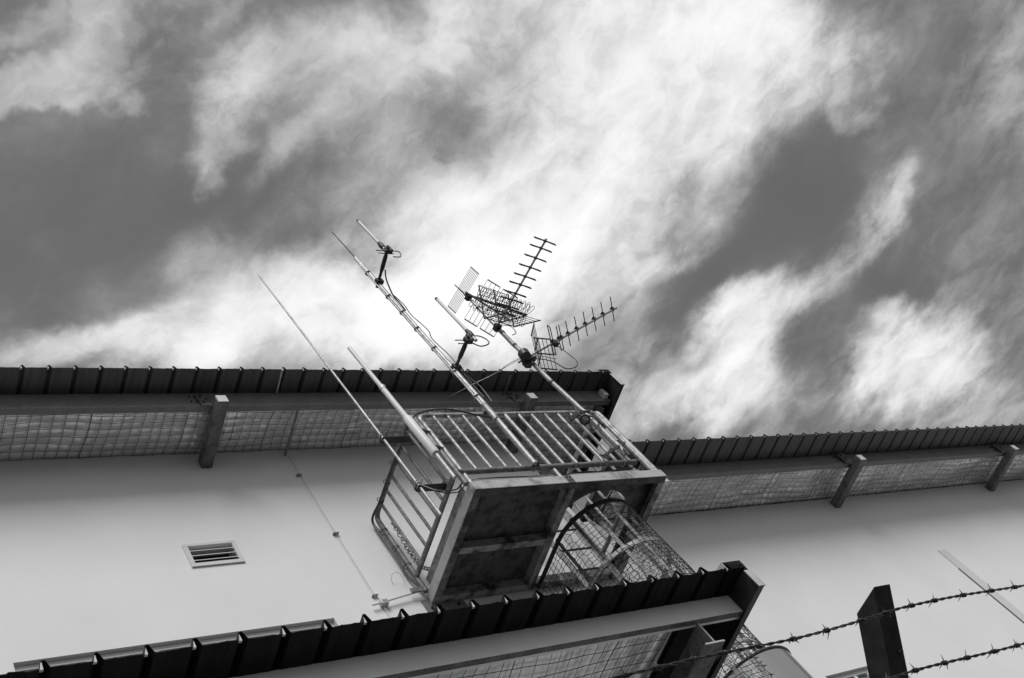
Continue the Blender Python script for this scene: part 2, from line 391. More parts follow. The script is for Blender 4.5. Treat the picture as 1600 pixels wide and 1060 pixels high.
def foil(parent, x0, x1, ya, za, yb, zb, seed, cell=.098, rows=7, pa=1.0):
    mb = MB(); nx = int((x1 - x0) / .022); ny = 34
    def base(x, y): return za + (zb - za) * (y - ya) / (yb - ya)
    def zf(x, y):
        t = (y - ya) / (yb - ya); env = min(1, t * 5, (1 - t) * 5)
        u = ((x - x0) / cell) % 1.0; w = (t * rows) % 1.0
        puff = (math.sin(math.pi * u) * math.sin(math.pi * w)) ** .6 * .011 * pa * (1 + 1.0 * noise.noise(Vector((int((x - x0) / cell) * .7, int(t * rows) * .9, seed + 3))))
        cr = abs(noise.noise(Vector((x * 9 + seed, y * 13, 4)))) * .011 + abs(noise.noise(Vector((x * 23, y * 31, seed)))) * .004
        lap = .012 * max(0, 1 - abs(((x + seed * .37) % 1.35) - .67) / .04)
        return base(x, y) + foil_z(x, y, seed) * env - puff - cr - lap
    for j in range(ny + 1):
        for i in range(nx + 1):
            x = x0 + (x1 - x0) * i / nx; y = ya + (yb - ya) * j / ny
            mb.v.append(Vector((x, y, zf(x, y) + .018)))
    for j in range(ny):
        for i in range(nx):
            a = j * (nx + 1) + i; mb.f.append((a, a + 1, a + nx + 2, a + nx + 1))
    fo = mb.build('insulation', M['foil'], parent, smooth=False)
    for p in fo.data.polygons: p.use_smooth = True
    # netting that carries it
    wb_ = MB(); ncol = int((x1 - x0) / cell)
    def wz(x, y, env=1): return base(x, y) + foil_z(x, y, seed) * env - .006
    for i in range(ncol + 1):
        x = x0 + i * cell
        jit = noise.noise(Vector((i * .37, seed, 0))) * .05 + (random.random() - .5) * .008
        pts = []
        for j in range(13):
            t = j / 12; y = ya + (yb - ya) * t; env = min(1, t * 5, (1 - t) * 5)
            xx = x + jit * (1 - .4 * t) + .02 * noise.noise(Vector((x * 2, y * 3, seed)))
            pts.append((xx, y, wz(xx, y, env)))
        wb_.tube(pts, .0023 if i % 9 else .0038, 4, caps=False)
    for j in range(rows + 1):
        t = (j + .12) / (rows + .25); y = ya + (yb - ya) * t; env = min(1, t * 5, (1 - t) * 5)
        pts = []; k = int((x1 - x0) / .05)
        for i in range(k + 1):
            x = x0 + (x1 - x0) * i / k
            yy = y + .030 * noise.noise(Vector((x * 1.3, j * .25, seed + 5))) * env + .012 * noise.noise(Vector((x * 5, j * .9, seed)))
            pts.append((x, yy, wz(x, yy, env)))
        wb_.tube(pts, .0029, 4, caps=False)
    wb_.build('wire_netting', M['wire'], parent)
def cpurlin(x0, x1, y, z0, z1, material, parent, fl=.065, lip=.018):
    """C section, web towards the yard"""
    t = .005
    mb = MB().box(x0, x1, y, y + t, z0, z1).box(x0, x1, y + t, y + fl, z0, z0 + t).box(x0, x1, y + t, y + fl, z1 - t, z1).box(x0, x1, y + fl - t, y + fl, z0 + t, z0 + lip)
    return mb.build('purlin', material, parent)
def rafter(x, y0, y1, z0, z1, parent, w=.108):
    r = MB().box(x - w / 2, x + w / 2, y0, y1, z0, z1).build('rafter', M['rafter'], parent, bevel=.006)
    MB().box(x - w / 2 + .006, x + w / 2 - .006, y0 - .006, y0 - .001, z0 + .006, z1 - .006).build('end_plate', M['cap'], r)
    # cleat bolted beside it
    MB().hexa([(x - w / 2 - .10, y0 + .10, z1 + .002), (x - w / 2 - .004, y0 + .10, z1 - .02), (x - w / 2 - .004, y0 + .115, z1 - .02), (x - w / 2 - .10, y0 + .115, z1 + .002),
               (x - w / 2 - .12, y0 + .10, z1 + .17), (x - w / 2 + .03, y0 + .10, z1 + .19), (x - w / 2 + .03, y0 + .115, z1 + .19), (x - w / 2 - .12, y0 + .115, z1 + .17)]).build('cleat', M['rafter'], r)
    for dx, dz in ((-.07, .04), (-.03, .09), (-.08, .13)):
        MB().tube([(x - w / 2 + dx, y0 + .098, z1 + dz), (x - w / 2 + dx, y0 + .085, z1 + dz)], .011, 6).build('bolt', M['darksteel'], r)
    return r
def barge(x, y0, y1, z0, z1, parent):
    mb = MB().box(x, x + .006, y0, y1, z0, z1 + .03).box(x - .045, x, y0, y1, z0, z0 + .004)
    b = mb.build('barge_board', M['barge'], parent)
    MB().box(x + .008, x + .018, y0 - .004, y1, z1 - .01, z1 + .052).box(x - .17, x + .008, y0 - .004, y1, z1 + .047, z1 + .052).box(x - .17, x - .165, y0 - .004, y1, z1 + .006, z1 + .047).build('ridge_capping', M['flash'], b)
    MB().box(x - .045, x - .001, y0 - .006, y0 - .001, z0 + .002, z1 - .05).box(x + .001, x + .019, y0 - .006, y0 - .001, z0, z1 - .012).build('end_trim', M['flash'], b)
    return b

# upper eave on the left
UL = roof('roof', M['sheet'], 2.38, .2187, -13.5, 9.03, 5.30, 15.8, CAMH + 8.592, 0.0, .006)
UL['label'] = 'upper ribbed roof with foil lined eave on the left'
cpurlin(-13.5, 9.0, 5.57, CAMH + 8.372, CAMH + 8.59, M['purlin'], UL)
foil(UL, 1.2, 7.84, 5.60, CAMH + 8.42, 6.2, CAMH + 8.50, 1)
foil(UL, 7.842, 8.84, 5.60, CAMH + 8.42, 7.5, CAMH + 8.50, 4, rows=19)
for k, x in enumerate((.6, 4.085, 7.72)): rafter(x, 5.45, 6.2, CAMH + 8.252, CAMH + 8.366, UL)
MB().box(8.85, 8.88, 5.64, 15.0, CAMH + 8.30, CAMH + 8.59).build('end_rafter', M['rafter'], UL)
MB().box(8.905, 8.96, 5.50, 5.568, CAMH + 8.40, CAMH + 8.52).build('purlin_cap', M['cap'], UL)
barge(9.03, 5.30, 15.8, CAMH + 8.30, CAMH + 8.594, UL)
MB().tube([(4.98 - .22, 5.30, CAMH + 8.59), (4.98 - .22, 5.56, CAMH + 8.575)], .012, 8).build('roof_strut', M['bright'], UL)
MB().tube([(7.55, 5.34, CAMH + 8.585), (7.55, 5.56, CAMH + 8.575)], .014, 8).build('roof_strut', M['tube_dark'], UL)
MB().box(4.93, 4.955, 5.6, 6.2, CAMH + 8.395, CAMH + 8.40).build('foil_joint', M['purlin'], UL)

# lower eave on the right
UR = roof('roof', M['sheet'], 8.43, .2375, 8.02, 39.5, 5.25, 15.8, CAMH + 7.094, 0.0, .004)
UR['label'] = 'lower ribbed roof with foil lined eave on the right'
cpurlin(8.02, 39.5, 5.59, CAMH + 6.905, CAMH + 7.092, M['purlin'], UR)
foil(UR, 8.0, 26.0, 5.62, CAMH + 6.93, 6.2, CAMH + 6.975, 2)
for x in (11.98, 15.60, 19.22, 22.84): rafter(x, 5.45, 6.2, CAMH + 6.775, CAMH + 6.885, UR)
MB().box(7.95, 8.20, 5.246, 15.8, CAMH + 7.138, CAMH + 7.144).box(8.195, 8.2, 5.246, 15.8, CAMH + 7.10, CAMH + 7.138).build('ridge_capping', M['flash'], UR)
MB().box(8.01, 8.016, 5.25, 15.8, CAMH + 6.92, CAMH + 7.14).build('barge_board', M['barge'], UR)

# canopy near the viewer
CZ = CAMH + 3.562
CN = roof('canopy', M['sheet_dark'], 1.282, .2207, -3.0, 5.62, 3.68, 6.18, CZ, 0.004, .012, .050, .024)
CN['label'] = 'low dark ribbed canopy with pale purlin and sagging foil'
CN.name = 'canopy'
cpp = cpurlin(-3.0, 5.60, 3.92, CAMH + 3.409, CAMH + 3.566, M['purlin_pale'], CN)
MB().box(-3.0, 5.598, 3.917, 3.955, CAMH + 3.401, CAMH + 3.4075).build('shaded_flange', M['rafter'], cpp)  # flange underside, its shade put into a darker steel colour
foil(CN, 1.5, 4.99, 3.965, CAMH + 3.43, 6.0, CAMH + 3.46, 3, cell=.085, rows=22, pa=.35)
MB().box(4.992, 5.004, 3.99, 6.0, CAMH + 3.42, CAMH + 3.47).build('foil_edge', M['flash'], CN)
ib = MB().box(5.185, 5.195, 3.95, 6.19, CAMH + 3.24, CAMH + 3.404).box(5.105, 5.275, 3.95, 6.19, CAMH + 3.225, CAMH + 3.239)
ibo = ib.build('rafter', M['rafter'], CN)
MB().box(5.1855, 5.1945, 3.944, 3.949, CAMH + 3.24, CAMH + 3.404).box(5.106, 5.274, 3.944, 3.949, CAMH + 3.226, CAMH + 3.238).build('end_plate', M['cap'], ibo)
barge(5.62, 3.68, 6.18, CAMH + 3.375, CAMH + 3.577, CN)

# windows
def window(h, label, nm):
    a, b, c, d = h
    w = thing(nm, label, 'window', (a, YW, c)) if False else None
    fr = MB(); y0, y1 = YW + .040, YW + .085; t = .045
    fr.box(a + .002, b - .002, y0, y1, d - t, d - .002).box(a + .002, b - .002, y0, y1, c + .002, c + t)
    n = 5
    for k in range(n + 1):
        x = a + (b - a - t) * k / n
        fr.box(x + .002, x + t - .002, y0 + .002, y1 - .002, c + t, d - t)
    o = fr.build('window', M['winframe'], bld); o['label'] = label
    MB().quad((a, y1 - .012, c), (b, y1 - .012, c), (b, y1 - .012, d), (a, y1 - .012, d)).build('pane', M['glass'], o)
    MB().box(a - .05, b + .05, YW - .03, YW + .07, c - .04, c + .004).build('sill', M['vent'], o)
window(holes[0], 'long window whose head shows above the canopy', 'window')
window(holes[1], 'window behind the fence post', 'window')

# louvred vent
vt = MB(); a, b, c, d = 3.508, 3.978, CAMH + 6.888, CAMH + 7.178
ha, hb, hc, hd = 3.545, 3.945, CAMH + 6.925, CAMH + 7.15
vt.box(a, b, YW - .016, YW - .002, hd - .004, d).box(a, b, YW - .016, YW - .002, c, hc + .004).box(a, ha + .004, YW - .016, YW - .002, hc + .004, hd - .004).box(hb - .004, b, YW - .016, YW - .002, hc + .004, hd - .004)
vto = vt.build('vent', M['vent'], bld, bevel=.002)
vto['label'] = 'small louvred wall vent'
for k in range(3):
    z = hc + (hd - hc) * (k + .78) / 3.7
    MB().hexa([(ha + .005, YW - .012, z - .012), (hb - .005, YW - .012, z - .012), (hb - .005, YW + .03, z + .032), (ha + .005, YW + .03, z + .032),
               (ha + .005, YW - .012, z - .004), (hb - .005, YW - .012, z - .004), (hb - .005, YW + .03, z + .036), (ha + .005, YW + .03, z + .036)]).build('slat', M['vent'], vto)
MB().quad((ha, YW + .118, hc), (hb, YW + .118, hc), (hb, YW + .118, hd), (ha, YW + .118, hd)).build('vent_back', M['hole'], vto)
MB().box(12.87, 13.03, YW - .014, YW - .001, CAMH + .3, CAMH + 5.79).build('joint_cover', mat('joint_cover_paint', .60, .7), bld)
MB().box(12.855, 12.869, YW - .004, YW - .001, CAMH + .3, CAMH + 5.45).build('joint_shadow', M['hole'], bld)  # black strip painting in the shadow line beside the cover

# ------------------------------------------------------------------ antenna platform
pl = thing('balcony_platform', 'railed steel platform caged in galvanised tube high on the wall', 'platform', (6.55, YW, CAMH + 6.08))
X0, X1, YF, YB = 5.44, 7.70, 4.93, 6.19
ZF = CAMH + 6.09; ZT = CAMH + 6.20      # underside and top of the floor frame
def channel_x(x0, x1, y, face, name='floor_beam'):
    """channel running along X; face=-1: web towards the yard"""
    t = .008; fl = .075
    if face < 0: mb = MB().box(x0, x1, y, y + t, ZF, ZT).box(x0, x1, y + t, y + fl, ZF, ZF + t).box(x0, x1, y + t, y + fl, ZT - t, ZT)
    else: mb = MB().box(x0, x1, y - t, y, ZF, ZT).box(x0, x1, y - fl, y - t, ZF, ZF + t).box(x0, x1, y - fl, y - t, ZT - t, ZT)
    return mb
def build2(mb, name, m1, parent):
    return mb.build(name, m1, parent, bevel=.004)
web = MB().box(X0 + .006, X1 - .006, YF, YF + .008, ZF + .004, ZT); build2(web, 'floor_beam', M['channel_top'], pl)
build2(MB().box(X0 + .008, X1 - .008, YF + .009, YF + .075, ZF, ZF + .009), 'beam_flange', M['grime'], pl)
build2(MB().box(X0, X0 + .008, YF + .01, YB, ZF + .002, ZT), 'floor_beam', M['channel_top'], pl)
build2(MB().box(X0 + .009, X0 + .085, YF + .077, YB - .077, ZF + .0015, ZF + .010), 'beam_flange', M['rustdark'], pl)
build2(MB().box(X1 - .008, X1, YF + .01, YB, ZF + .002, ZT), 'floor_beam', M['rustframe'], pl)
build2(MB().box(X1 - .085, X1 - .009, YF + .077, YB - .077, ZF + .0015, ZF + .010), 'beam_flange', M['rustframe'], pl)
build2(MB().box(X0 + .01, X1 - .01, YB - .075, YB - .001, ZF, ZT - .01), 'floor_beam', M['rustframe'], pl)
build2(MB().box(6.50, 6.575, YF + .078, YB - .077, ZF + .002, ZT - .012), 'joist', M['rustframe'], pl)
build2(MB().box(X0 + .088, 6.498, 5.575, 5.645, ZF + .004, ZT - .014), 'joist', M['rustframe'], pl)
MB().box(X0 + .010, 6.54, YF + .012, YB - .012, ZT - .009, ZT - .001).build('floor_panel', M['floorplate'], pl)
# right hand bay with the round hatch
HX, HY, HR = 7.06, 5.60, .475
fp = MB(); ring = arc((HX, HY, 0), (1, 0, 0), (0, 1, 0), HR, math.pi, 2 * math.pi, 28)
zt = ZT - .004
top = [Vector((6.545 + (X1 - .012 - 6.545) * i / 28, YF + .012, 0)) for i in range(29)]
for i in range(28):
    a_, b_, c_, d_ = top[i], top[i + 1], ring[i + 1], ring[i]
    fp.hexa([(p.x, p.y, zt - .004) for p in (a_, b_, c_, d_)] + [(p.x, p.y, zt + .002) for p in (a_, b_, c_, d_)])
fp.box(6.545, HX - HR, HY, YB - .08, zt - .004, zt + .002).box(HX + HR, X1 - .012, HY, YB - .08, zt - .004, zt + .002)
fp.hexa([(6.545, YF + .012, zt - .004), (ring[0].x, ring[0].y, zt - .004), (ring[0].x - .0, HY + .001, zt - .004), (6.545, HY, zt - .004),
         (6.545, YF + .012, zt + .002), (ring[0].x, ring[0].y, zt + .002), (ring[0].x, HY + .001, zt + .002), (6.545, HY, zt + .002)])
fp.hexa([(X1 - .012, YF + .012, zt - .004), (ring[-1].x, ring[-1].y, zt - .004), (ring[-1].x, HY + .001, zt - .004), (X1 - .012, HY, zt - .004),
         (X1 - .012, YF + .012, zt + .002), (ring[-1].x, ring[-1].y, zt + .002), (ring[-1].x, HY + .001, zt + .002), (X1 - .012, HY, zt + .002)])
fp.build('floor_panel', M['floorplate'], pl)
MB().box(6.47, 6.545, YF - .007, YF - .001, ZF - .002, ZT - .004).build('splice_plate', M['rustdark'], pl, bevel=.002)
MB().box(X1 + .002, X1 + .10, 5.02, 5.028, ZF + .03, ZT).build('corner_tab', M['flash'], pl)
for (x, z) in ((6.49, .03), (6.525, .03), (6.49, .075), (6.525, .075)): MB().tube([(x, YF - .007, ZF + z), (x, YF - .018, ZF + z)], .007, 6).build('bolt', M['darksteel'], pl)
# corner plate bolted to the wall, tie to the wall
MB().box(5.36, 5.78, YW - .012, YW - .001, CAMH + 5.99, CAMH + 6.15).build('wall_plate', M['purlin'], pl)
for x in (5.42, 5.50, 5.70): MB().tube([(x, YW - .012, CAMH + 6.04), (x, YW - .035, CAMH + 6.04)], .014, 6).build('bolt', M['darksteel'], pl)
# rails
RT = CAMH + 7.235; RB = CAMH + 6.355
YR = 4.955
MB().tube(bend([(5.475, YR, ZT), (5.475, YR, RT), (7.615, YR, RT), (7.615, YR, ZT)], .09), .0235, 12).build('front_rail', M['tube'], pl, smooth=True)
MB().tube([(5.42, YR - .012, RB), (7.50, YR - .012, RB)], .027, 12).build('mid_rail', M['tube_dark'], pl, smooth=True)
nb = 17
xsb = [5.475 + (7.615 - 5.475) * k / 13 for k in range(1, 13)]
for k, x in enumerate(xsb):
    lo = RB if k != 5 else ZT - .05
    j = (random.random() - .5) * .008
    MB().tube([(x + j, YR, RT - .012), (x, YR, lo)], .0165 if k != 5 else .021, 10).build('baluster', M['tube'], pl, smooth=True)
RS = CAMH + 7.265
for X, nm in ((5.425, 'side_rail'), (7.655, 'side_rail')):
    MB().tube(bend([(X, YR + .0, ZT), (X, YR + .0, RS), (X, 6.135, RS), (X, 6.135, ZT)], .085), .0255, 12).build(nm, M['tube_dark'] if X < 6 else M['tube'], pl, smooth=True)
    MB().tube([(X, YR, RB + .04), (X, 6.13, RB + .04)], .025, 12).build('mid_rail', M['tube_dark'], pl, smooth=True)
    for k in range(1, 7):
        y = YR + (6.135 - YR) * k / 7
        MB().tube([(X, y, RS - .01), (X, y, RB + .04)], .0155, 10).build('baluster', M['tube_dark'] if X < 6 else M['tube'], pl, smooth=True)
# toe boards
MB().box(5.55, 6.46, 4.985, 4.991, ZT + .012, ZT + .10).build('toe_board', M['toe'], pl)
MB().box(6.62, 7.5, 4.985, 4.991, ZT + .012, ZT + .085).build('toe_board', M['toe'], pl)
MB().box(5.455, 5.461, 5.05, 6.08, ZT + .012, ZT + .10).build('toe_board', M['tube_dark'], pl)
for (x, z) in ((6.27, RT), (6.33, RT), (6.24, RB), (6.33, RB), (6.72, RB), (7.1, RB), (7.33, RB), (7.02, RB)):
    r = .03; pts = arc((x, YR - .004, z), (0, 1, 0), (0, 0, 1), r, 0, 2 * math.pi, 14)[:-1]
    MB().tube(pts, .0045, 6, closed=True).build('u_bolt', M['bright'], pl)

# cables strapped to the platform
c1 = MB().tube(spline([(5.40, 5.28, RS - .05), (5.392, 5.6, RS - .03), (5.38, 5.9, RS - .04), (5.372, 6.13, RS - .03), (5.372, 6.16, RS - .2), (5.372, 6.15, CAMH + 6.7), (5.37, 6.165, CAMH + 6.45), (5.41, 6.15, CAMH + 6.25)]), .012, 7).build('cable', M['black'])
tag(c1, 'thick black cable strapped round the side rail down to the wall', 'cable')
for (y, z) in ((5.5, RS), (5.72, RS), (5.93, RS)): MB().tube(arc((5.412, y, z), (1, 0, 0), (0, 0, 1), .035, 0, 2 * math.pi, 12)[:-1], .004, 5, closed=True).build('cable_tie', M['black'], c1)
for z in (7.05, 6.8, 6.55): MB().tube(arc((5.412, 6.138, CAMH + z), (1, 0, 0), (0, 1, 0), .038, 0, 2 * math.pi, 12)[:-1], .004, 5, closed=True).build('cable_tie', M['black'], c1)
c2 = MB().tube(spline([atY(640, 665, 4.90), atY(648, 650, 4.89), atY(665, 643, 4.88), atY(690, 639.5, 4.88), atY(715, 642, 4.88), atY(750, 650, 4.885), atY(775, 654, 4.91), atY(782, 655, 4.95)]), .009, 6).build('cable', M['black'])
tag(c2, 'black cable looping over the top front rail to the central mast', 'cable')
c3 = MB().tube(spline([(5.62, 4.995, RB - .05), (6.0, 4.99, RB - .06), (6.4, 4.995, RB - .09), (6.8, 4.99, RB - .05), (7.1, 4.995, RB - .06), (7.40, 4.99, RB - .03)]), .011, 6)
c3.tube(spline([(6.33, 4.99, RB - .07), (6.8, 5.0, RB - .085), (7.2, 4.99, RB - .07), (7.46, 4.97, RB - .045)]), .008, 6)
tag(c3.build('cable', M['black']), 'black cables tied under the lower front rail', 'cable')
ch = MB(); ps = spline([(5.50, 6.06, RS - .18), (5.50, 6.10, CAMH + 6.75), (5.51, 6.10, CAMH + 6.50), (5.62, 6.10, CAMH + 6.43), (5.85, 6.10, CAMH + 6.45)], 9)
for k, p in enumerate(ps):
    a = .018 if k % 2 else .010
    ch.tube(arc(p, (1, 0, 0) if k % 2 else (0, 1, 0), (0, 0, 1), a + .008, 0, 2 * math.pi, 8)[:-1], .0055, 5, closed=True)
tag(ch.build('chain', M['strap']), 'rusty chain hanging inside the left end of the platform', 'chain')

# ------------------------------------------------------------------ ladder and safety cage
ld = thing('ladder', 'steel wall ladder rising inside the netted safety cage', 'ladder', (7.165, 5.95, CAMH + .6))
for x in (6.94, 7.39):
    MB().box(x - .035, x + .035, 5.94, 5.955, CAMH + .6, CAMH + 7.2).build('stile', M['strap'], ld)
for k in range(22):
    z = CAMH + .8 + k * .29
    MB().tube([(6.945, 5.948, z), (7.385, 5.948, z)], .011, 8).build('rung', M['darksteel'], ld)
for z in (2.2, 4.2, 5.7):
    for x in (6.94, 7.39): MB().bar((x, 5.955, CAMH + z), (x, YW, CAMH + z), .05, .008).build('wall_bracket', M['strap'], ld)
cg = thing('safety_cage', 'hooped ladder cage wrapped in wire netting below the platform', 'ladder cage', (HX, HY, CAMH + 2.4))
def upath(r, z, n=24):
    return [Vector((HX - r, 6.15, z))] + arc((HX, HY, z), (1, 0, 0), (0, 1, 0), r, math.pi, 2 * math.pi, n) + [Vector((HX + r, 6.15, z))]
for z in (6.06, 5.49, 4.83, 4.18, 3.5):
    MB().strip(upath(.455, CAMH + z), (0, 0, .05 if z < 6 else .05), .008).build('hoop', M['strap'] if z < 6 else M['darksteel'], cg)
for deg in (180, 212, 237, 262, 300, 335, 360):
    a_ = math.radians(deg); p = Vector((HX + .447 * math.cos(a_), HY + .447 * math.sin(a_), 0)); tg = Vector((-math.sin(a_), math.cos(a_), 0)) * .036
    MB().strip([p + Vector((0, 0, CAMH + 2.8)), p + Vector((0, 0, CAMH + 6.1))], tg, .006).build('strap', M['strap'] if deg > 250 else M['tube_dark'], cg)
net = MB(); L1 = 6.15 - HY; per = .466; tot_len = 2 * L1 + math.pi * per
def npos(s, z):
    dr = .012 * noise.noise(Vector((s * 3, z * 3, 9)))
    r = per + dr
    if s < L1: return Vector((HX - r, 6.15 - s, z))
    if s > tot_len - L1: return Vector((HX + r, HY + (s - tot_len + L1), z))
    a = math.pi + (s - L1) / per
    return Vector((HX + r * math.cos(a), HY + r * math.sin(a), z))
cs = .057; ns = int(tot_len / cs); zlo, zhi = CAMH + 3.0, CAMH + 6.03; nzz = int((zhi - zlo) / (cs * .85))
def node(i, j):
    s = i * tot_len / ns + (cs * .12 if (i + j) % 2 else -cs * .12) + noise.noise(Vector((i * .9, j * .9, 0))) * .024
    z = zlo + j * (zhi - zlo) / nzz + noise.noise(Vector((i * .8, j * .8, 5))) * .026 + .02 * math.sin(i * .35 + j * .1)
    return npos(min(max(s, 0), tot_len), z)
for j in range(nzz):
    for i in range(ns + 1):
        net.tube([node(i, j), node(i, j + 1)], 0.0031, 3, caps=False)
        if i < ns and (i * 7 + j * 3) % 11: net.tube([node(i, j), node(i + 1, j)], 0.0031, 3, caps=False)
net.build('wire_netting', M['wire'], cg)
cw = MB(); ro = .452; GX, GY = 7.21, 5.55; zt_, zb_ = CAMH + 4.01, CAMH + 1.2
pts_t = arc((GX, GY, zt_), (1, 0, 0), (0, 1, 0), ro, math.pi * .92, math.pi * 2.08, 48)
for a_, b_ in zip(pts_t, pts_t[1:]):
    cw.quad(Vector((a_.x, a_.y, zb_)), Vector((b_.x, b_.y, zb_)), b_, a_)
cwo = cw.build('ladder_guard', M['cowl'], None, smooth=True)
tag(cwo, 'shiny curved sheet metal guard round the foot of the ladder cage', 'ladder guard')
MB().tube(pts_t, .014, 8).build('rim', M['darksteel'], cwo)
pp = GX + (ro + .006) * math.cos(math.radians(222)), GY + (ro + .006) * math.sin(math.radians(222))
MB().tube([(pp[0], pp[1], zt_), (pp[0], pp[1], zb_)], .006, 6).build('seam', M['darksteel'], cwo)

# ------------------------------------------------------------------ antennas
def clamp_ring(mb, x, y, z, r): mb.tube(arc((x, y, z), (1, 0, 0), (0, 1, 0), r, 0, 2 * math.pi, 14)[:-1], .006, 6, closed=True)
# A: long thin whip on two stand-off brackets
A = thing('whip_antenna', 'tall thin whip held off the platform side by two brackets', 'antenna', (5.155, 5.15, CAMH + 6.06))
MB().tube([(5.155, 5.15, CAMH + 6.06), (5.155, 5.15, CAMH + 6.5), (5.15, 5.15, CAMH + 7.2), (5.12, 5.15, CAMH + 10.22), (5.12, 5.15, CAMH + 10.27), (5.12, 5.15, CAMH + 10.34)], [.015, .013, .013, .0085, .011, .003], 10).build('whip', M['bright'], A, smooth=True)
for z, xe in ((7.19, 5.47), (6.47, 5.50)):
    b_ = MB().box(5.13, xe, 5.165, 5.20, CAMH + z - .03, CAMH + z + .03).box(5.13, xe, 5.125, 5.165, CAMH + z - .03, CAMH + z - .024).build('bracket', M['darksteel'], A, bevel=.003)
    for xx in (5.155, 5.445):
        for dz in (-.018, .018): MB().tube(arc((xx, 5.155, CAMH + z + dz), (1, 0, 0), (0, 1, 0), .024 if xx < 5.3 else .036, 0, 2 * math.pi, 12)[:-1], .0045, 6, closed=True).build('u_bolt', M['bright'], b_)
        for dx in (-.03, .03): MB().tube([(xx + dx, 5.20, CAMH + z + .0), (xx + dx, 5.10, CAMH + z + .02)], .005, 6).build('bolt', M['bright'], b_)
lp = MB().tube(spline([(5.16, 5.13, CAMH + 6.45), (5.22, 5.08, CAMH + 6.30), (5.36, 5.04, CAMH + 6.24), (5.46, 5.02, CAMH + 6.30), (5.50, 5.0, CAMH + 6.33)]), .007, 6)
lp.tube(spline([(5.17, 5.13, CAMH + 6.44), (5.25, 5.08, CAMH + 6.27), (5.38, 5.04, CAMH + 6.21), (5.48, 5.02, CAMH + 6.28)]), .005, 6)
lp.build('cable_loop', M['black'], A)
# B: fibreglass stick with thick sleeve
B = thing('stick_antenna', 'stubby pale stick antenna with thick sleeve at the front left corner post', 'antenna', (5.275, 4.88, CAMH + 6.2))
MB().tube([(5.247, 4.88, CAMH + 8.325), (5.247, 4.88, CAMH + 8.31), (5.262, 4.88, CAMH + 7.62)], [.018, .021, .021], 12).build('radome', M['fibre'], B, smooth=True)
MB().tube([(5.262, 4.88, CAMH + 7.62), (5.271, 4.88, CAMH + 7.08)], .026, 12).build('mast_section', M['fibre'], B, smooth=True)
MB().tube([(5.271, 4.88, CAMH + 7.10), (5.271, 4.88, CAMH + 7.08), (5.279, 4.88, CAMH + 6.57), (5.279, 4.88, CAMH + 6.55)], [.034, .041, .041, .036], 14).build('sleeve', M['fibre'], B, smooth=True)
MB().tube([(5.271, 4.88, CAMH + 7.62), (5.262, 4.88, CAMH + 7.57)], .029, 12).build('collar', M['bright'], B, smooth=True)
MB().tube([(5.279, 4.88, CAMH + 6.57), (5.277, 4.88, CAMH + 6.20)], .019, 10).build('stub', M['bright'], B, smooth=True)
for z in (6.95, 6.7): MB().bar((5.275, 4.89, CAMH + z), (5.45, 4.95, CAMH + z), .05, .012).build('clamp', M['tube_dark'], B)
# C: the tall centre mast
MX = 6.262; MY = 4.885
C = thing('antenna_mast', 'tallest galvanised mast in the middle carrying two stick antennas', 'mast', (6.23, MY, CAMH + 6.3))
MB().tube([(6.225, MY, CAMH + 6.34), (6.25, MY, CAMH + 7.25), (6.262, MY, CAMH + 9.72), (6.268, MY, CAMH + 10.37)], [.0245, .0245, .024, .024], 12).build('mast_tube', M['bright'], C, smooth=True)
MB().tube([(6.268, MY, CAMH + 10.36), (6.264, MY, CAMH + 11.05)], [.008, .0055], 8).build('whip', M['darksteel'], C, smooth=True)
MB().tube(spline([(6.234, MY - .01, CAMH + 10.33), (6.229, MY, CAMH + 9.6), (6.224, MY, CAMH + 8.8), (6.221, MY, CAMH + 8.0), (6.216, MY, CAMH + 7.3)]), .010, 7).build('feeder_cable', M['tube'], C, smooth=True)
MB().tube(spline([(6.30, MY - .02, CAMH + 9.5), (6.33, MY - .02, CAMH + 9.25), (6.30, MY - .025, CAMH + 9.0), (6.345, MY - .02, CAMH + 8.7), (6.30, MY - .02, CAMH + 8.5), (6.33, MY - .02, CAMH + 8.15), (6.30, MY - .02, CAMH + 7.8), (6.29, MY - .02, CAMH + 7.4)]), .006, 6).build('feeder_cable', M['black'], C, smooth=True)
for z in (10.0, 9.45, 9.1, 8.75, 8.35, 7.9, 7.45):
    mx_ = 6.25 + (z - 7.25) * .005
    MB().tube([(mx_ - .012, MY, CAMH + z - .007), (mx_ - .012, MY, CAMH + z + .007)], .0345, 12).build('cable_tie', M['bright'], C, smooth=True)
MB().tube([(6.238, MY, CAMH + 7.30), (6.235, MY, CAMH + 7.05)], .030, 12).build('coupling', M['tube'], C, smooth=True)
for z in (7.235, 6.355): MB().bar((6.225, MY, CAMH + z), (6.28, YR, CAMH + z), .07, .03).build('clamp', M['darksteel'], C)
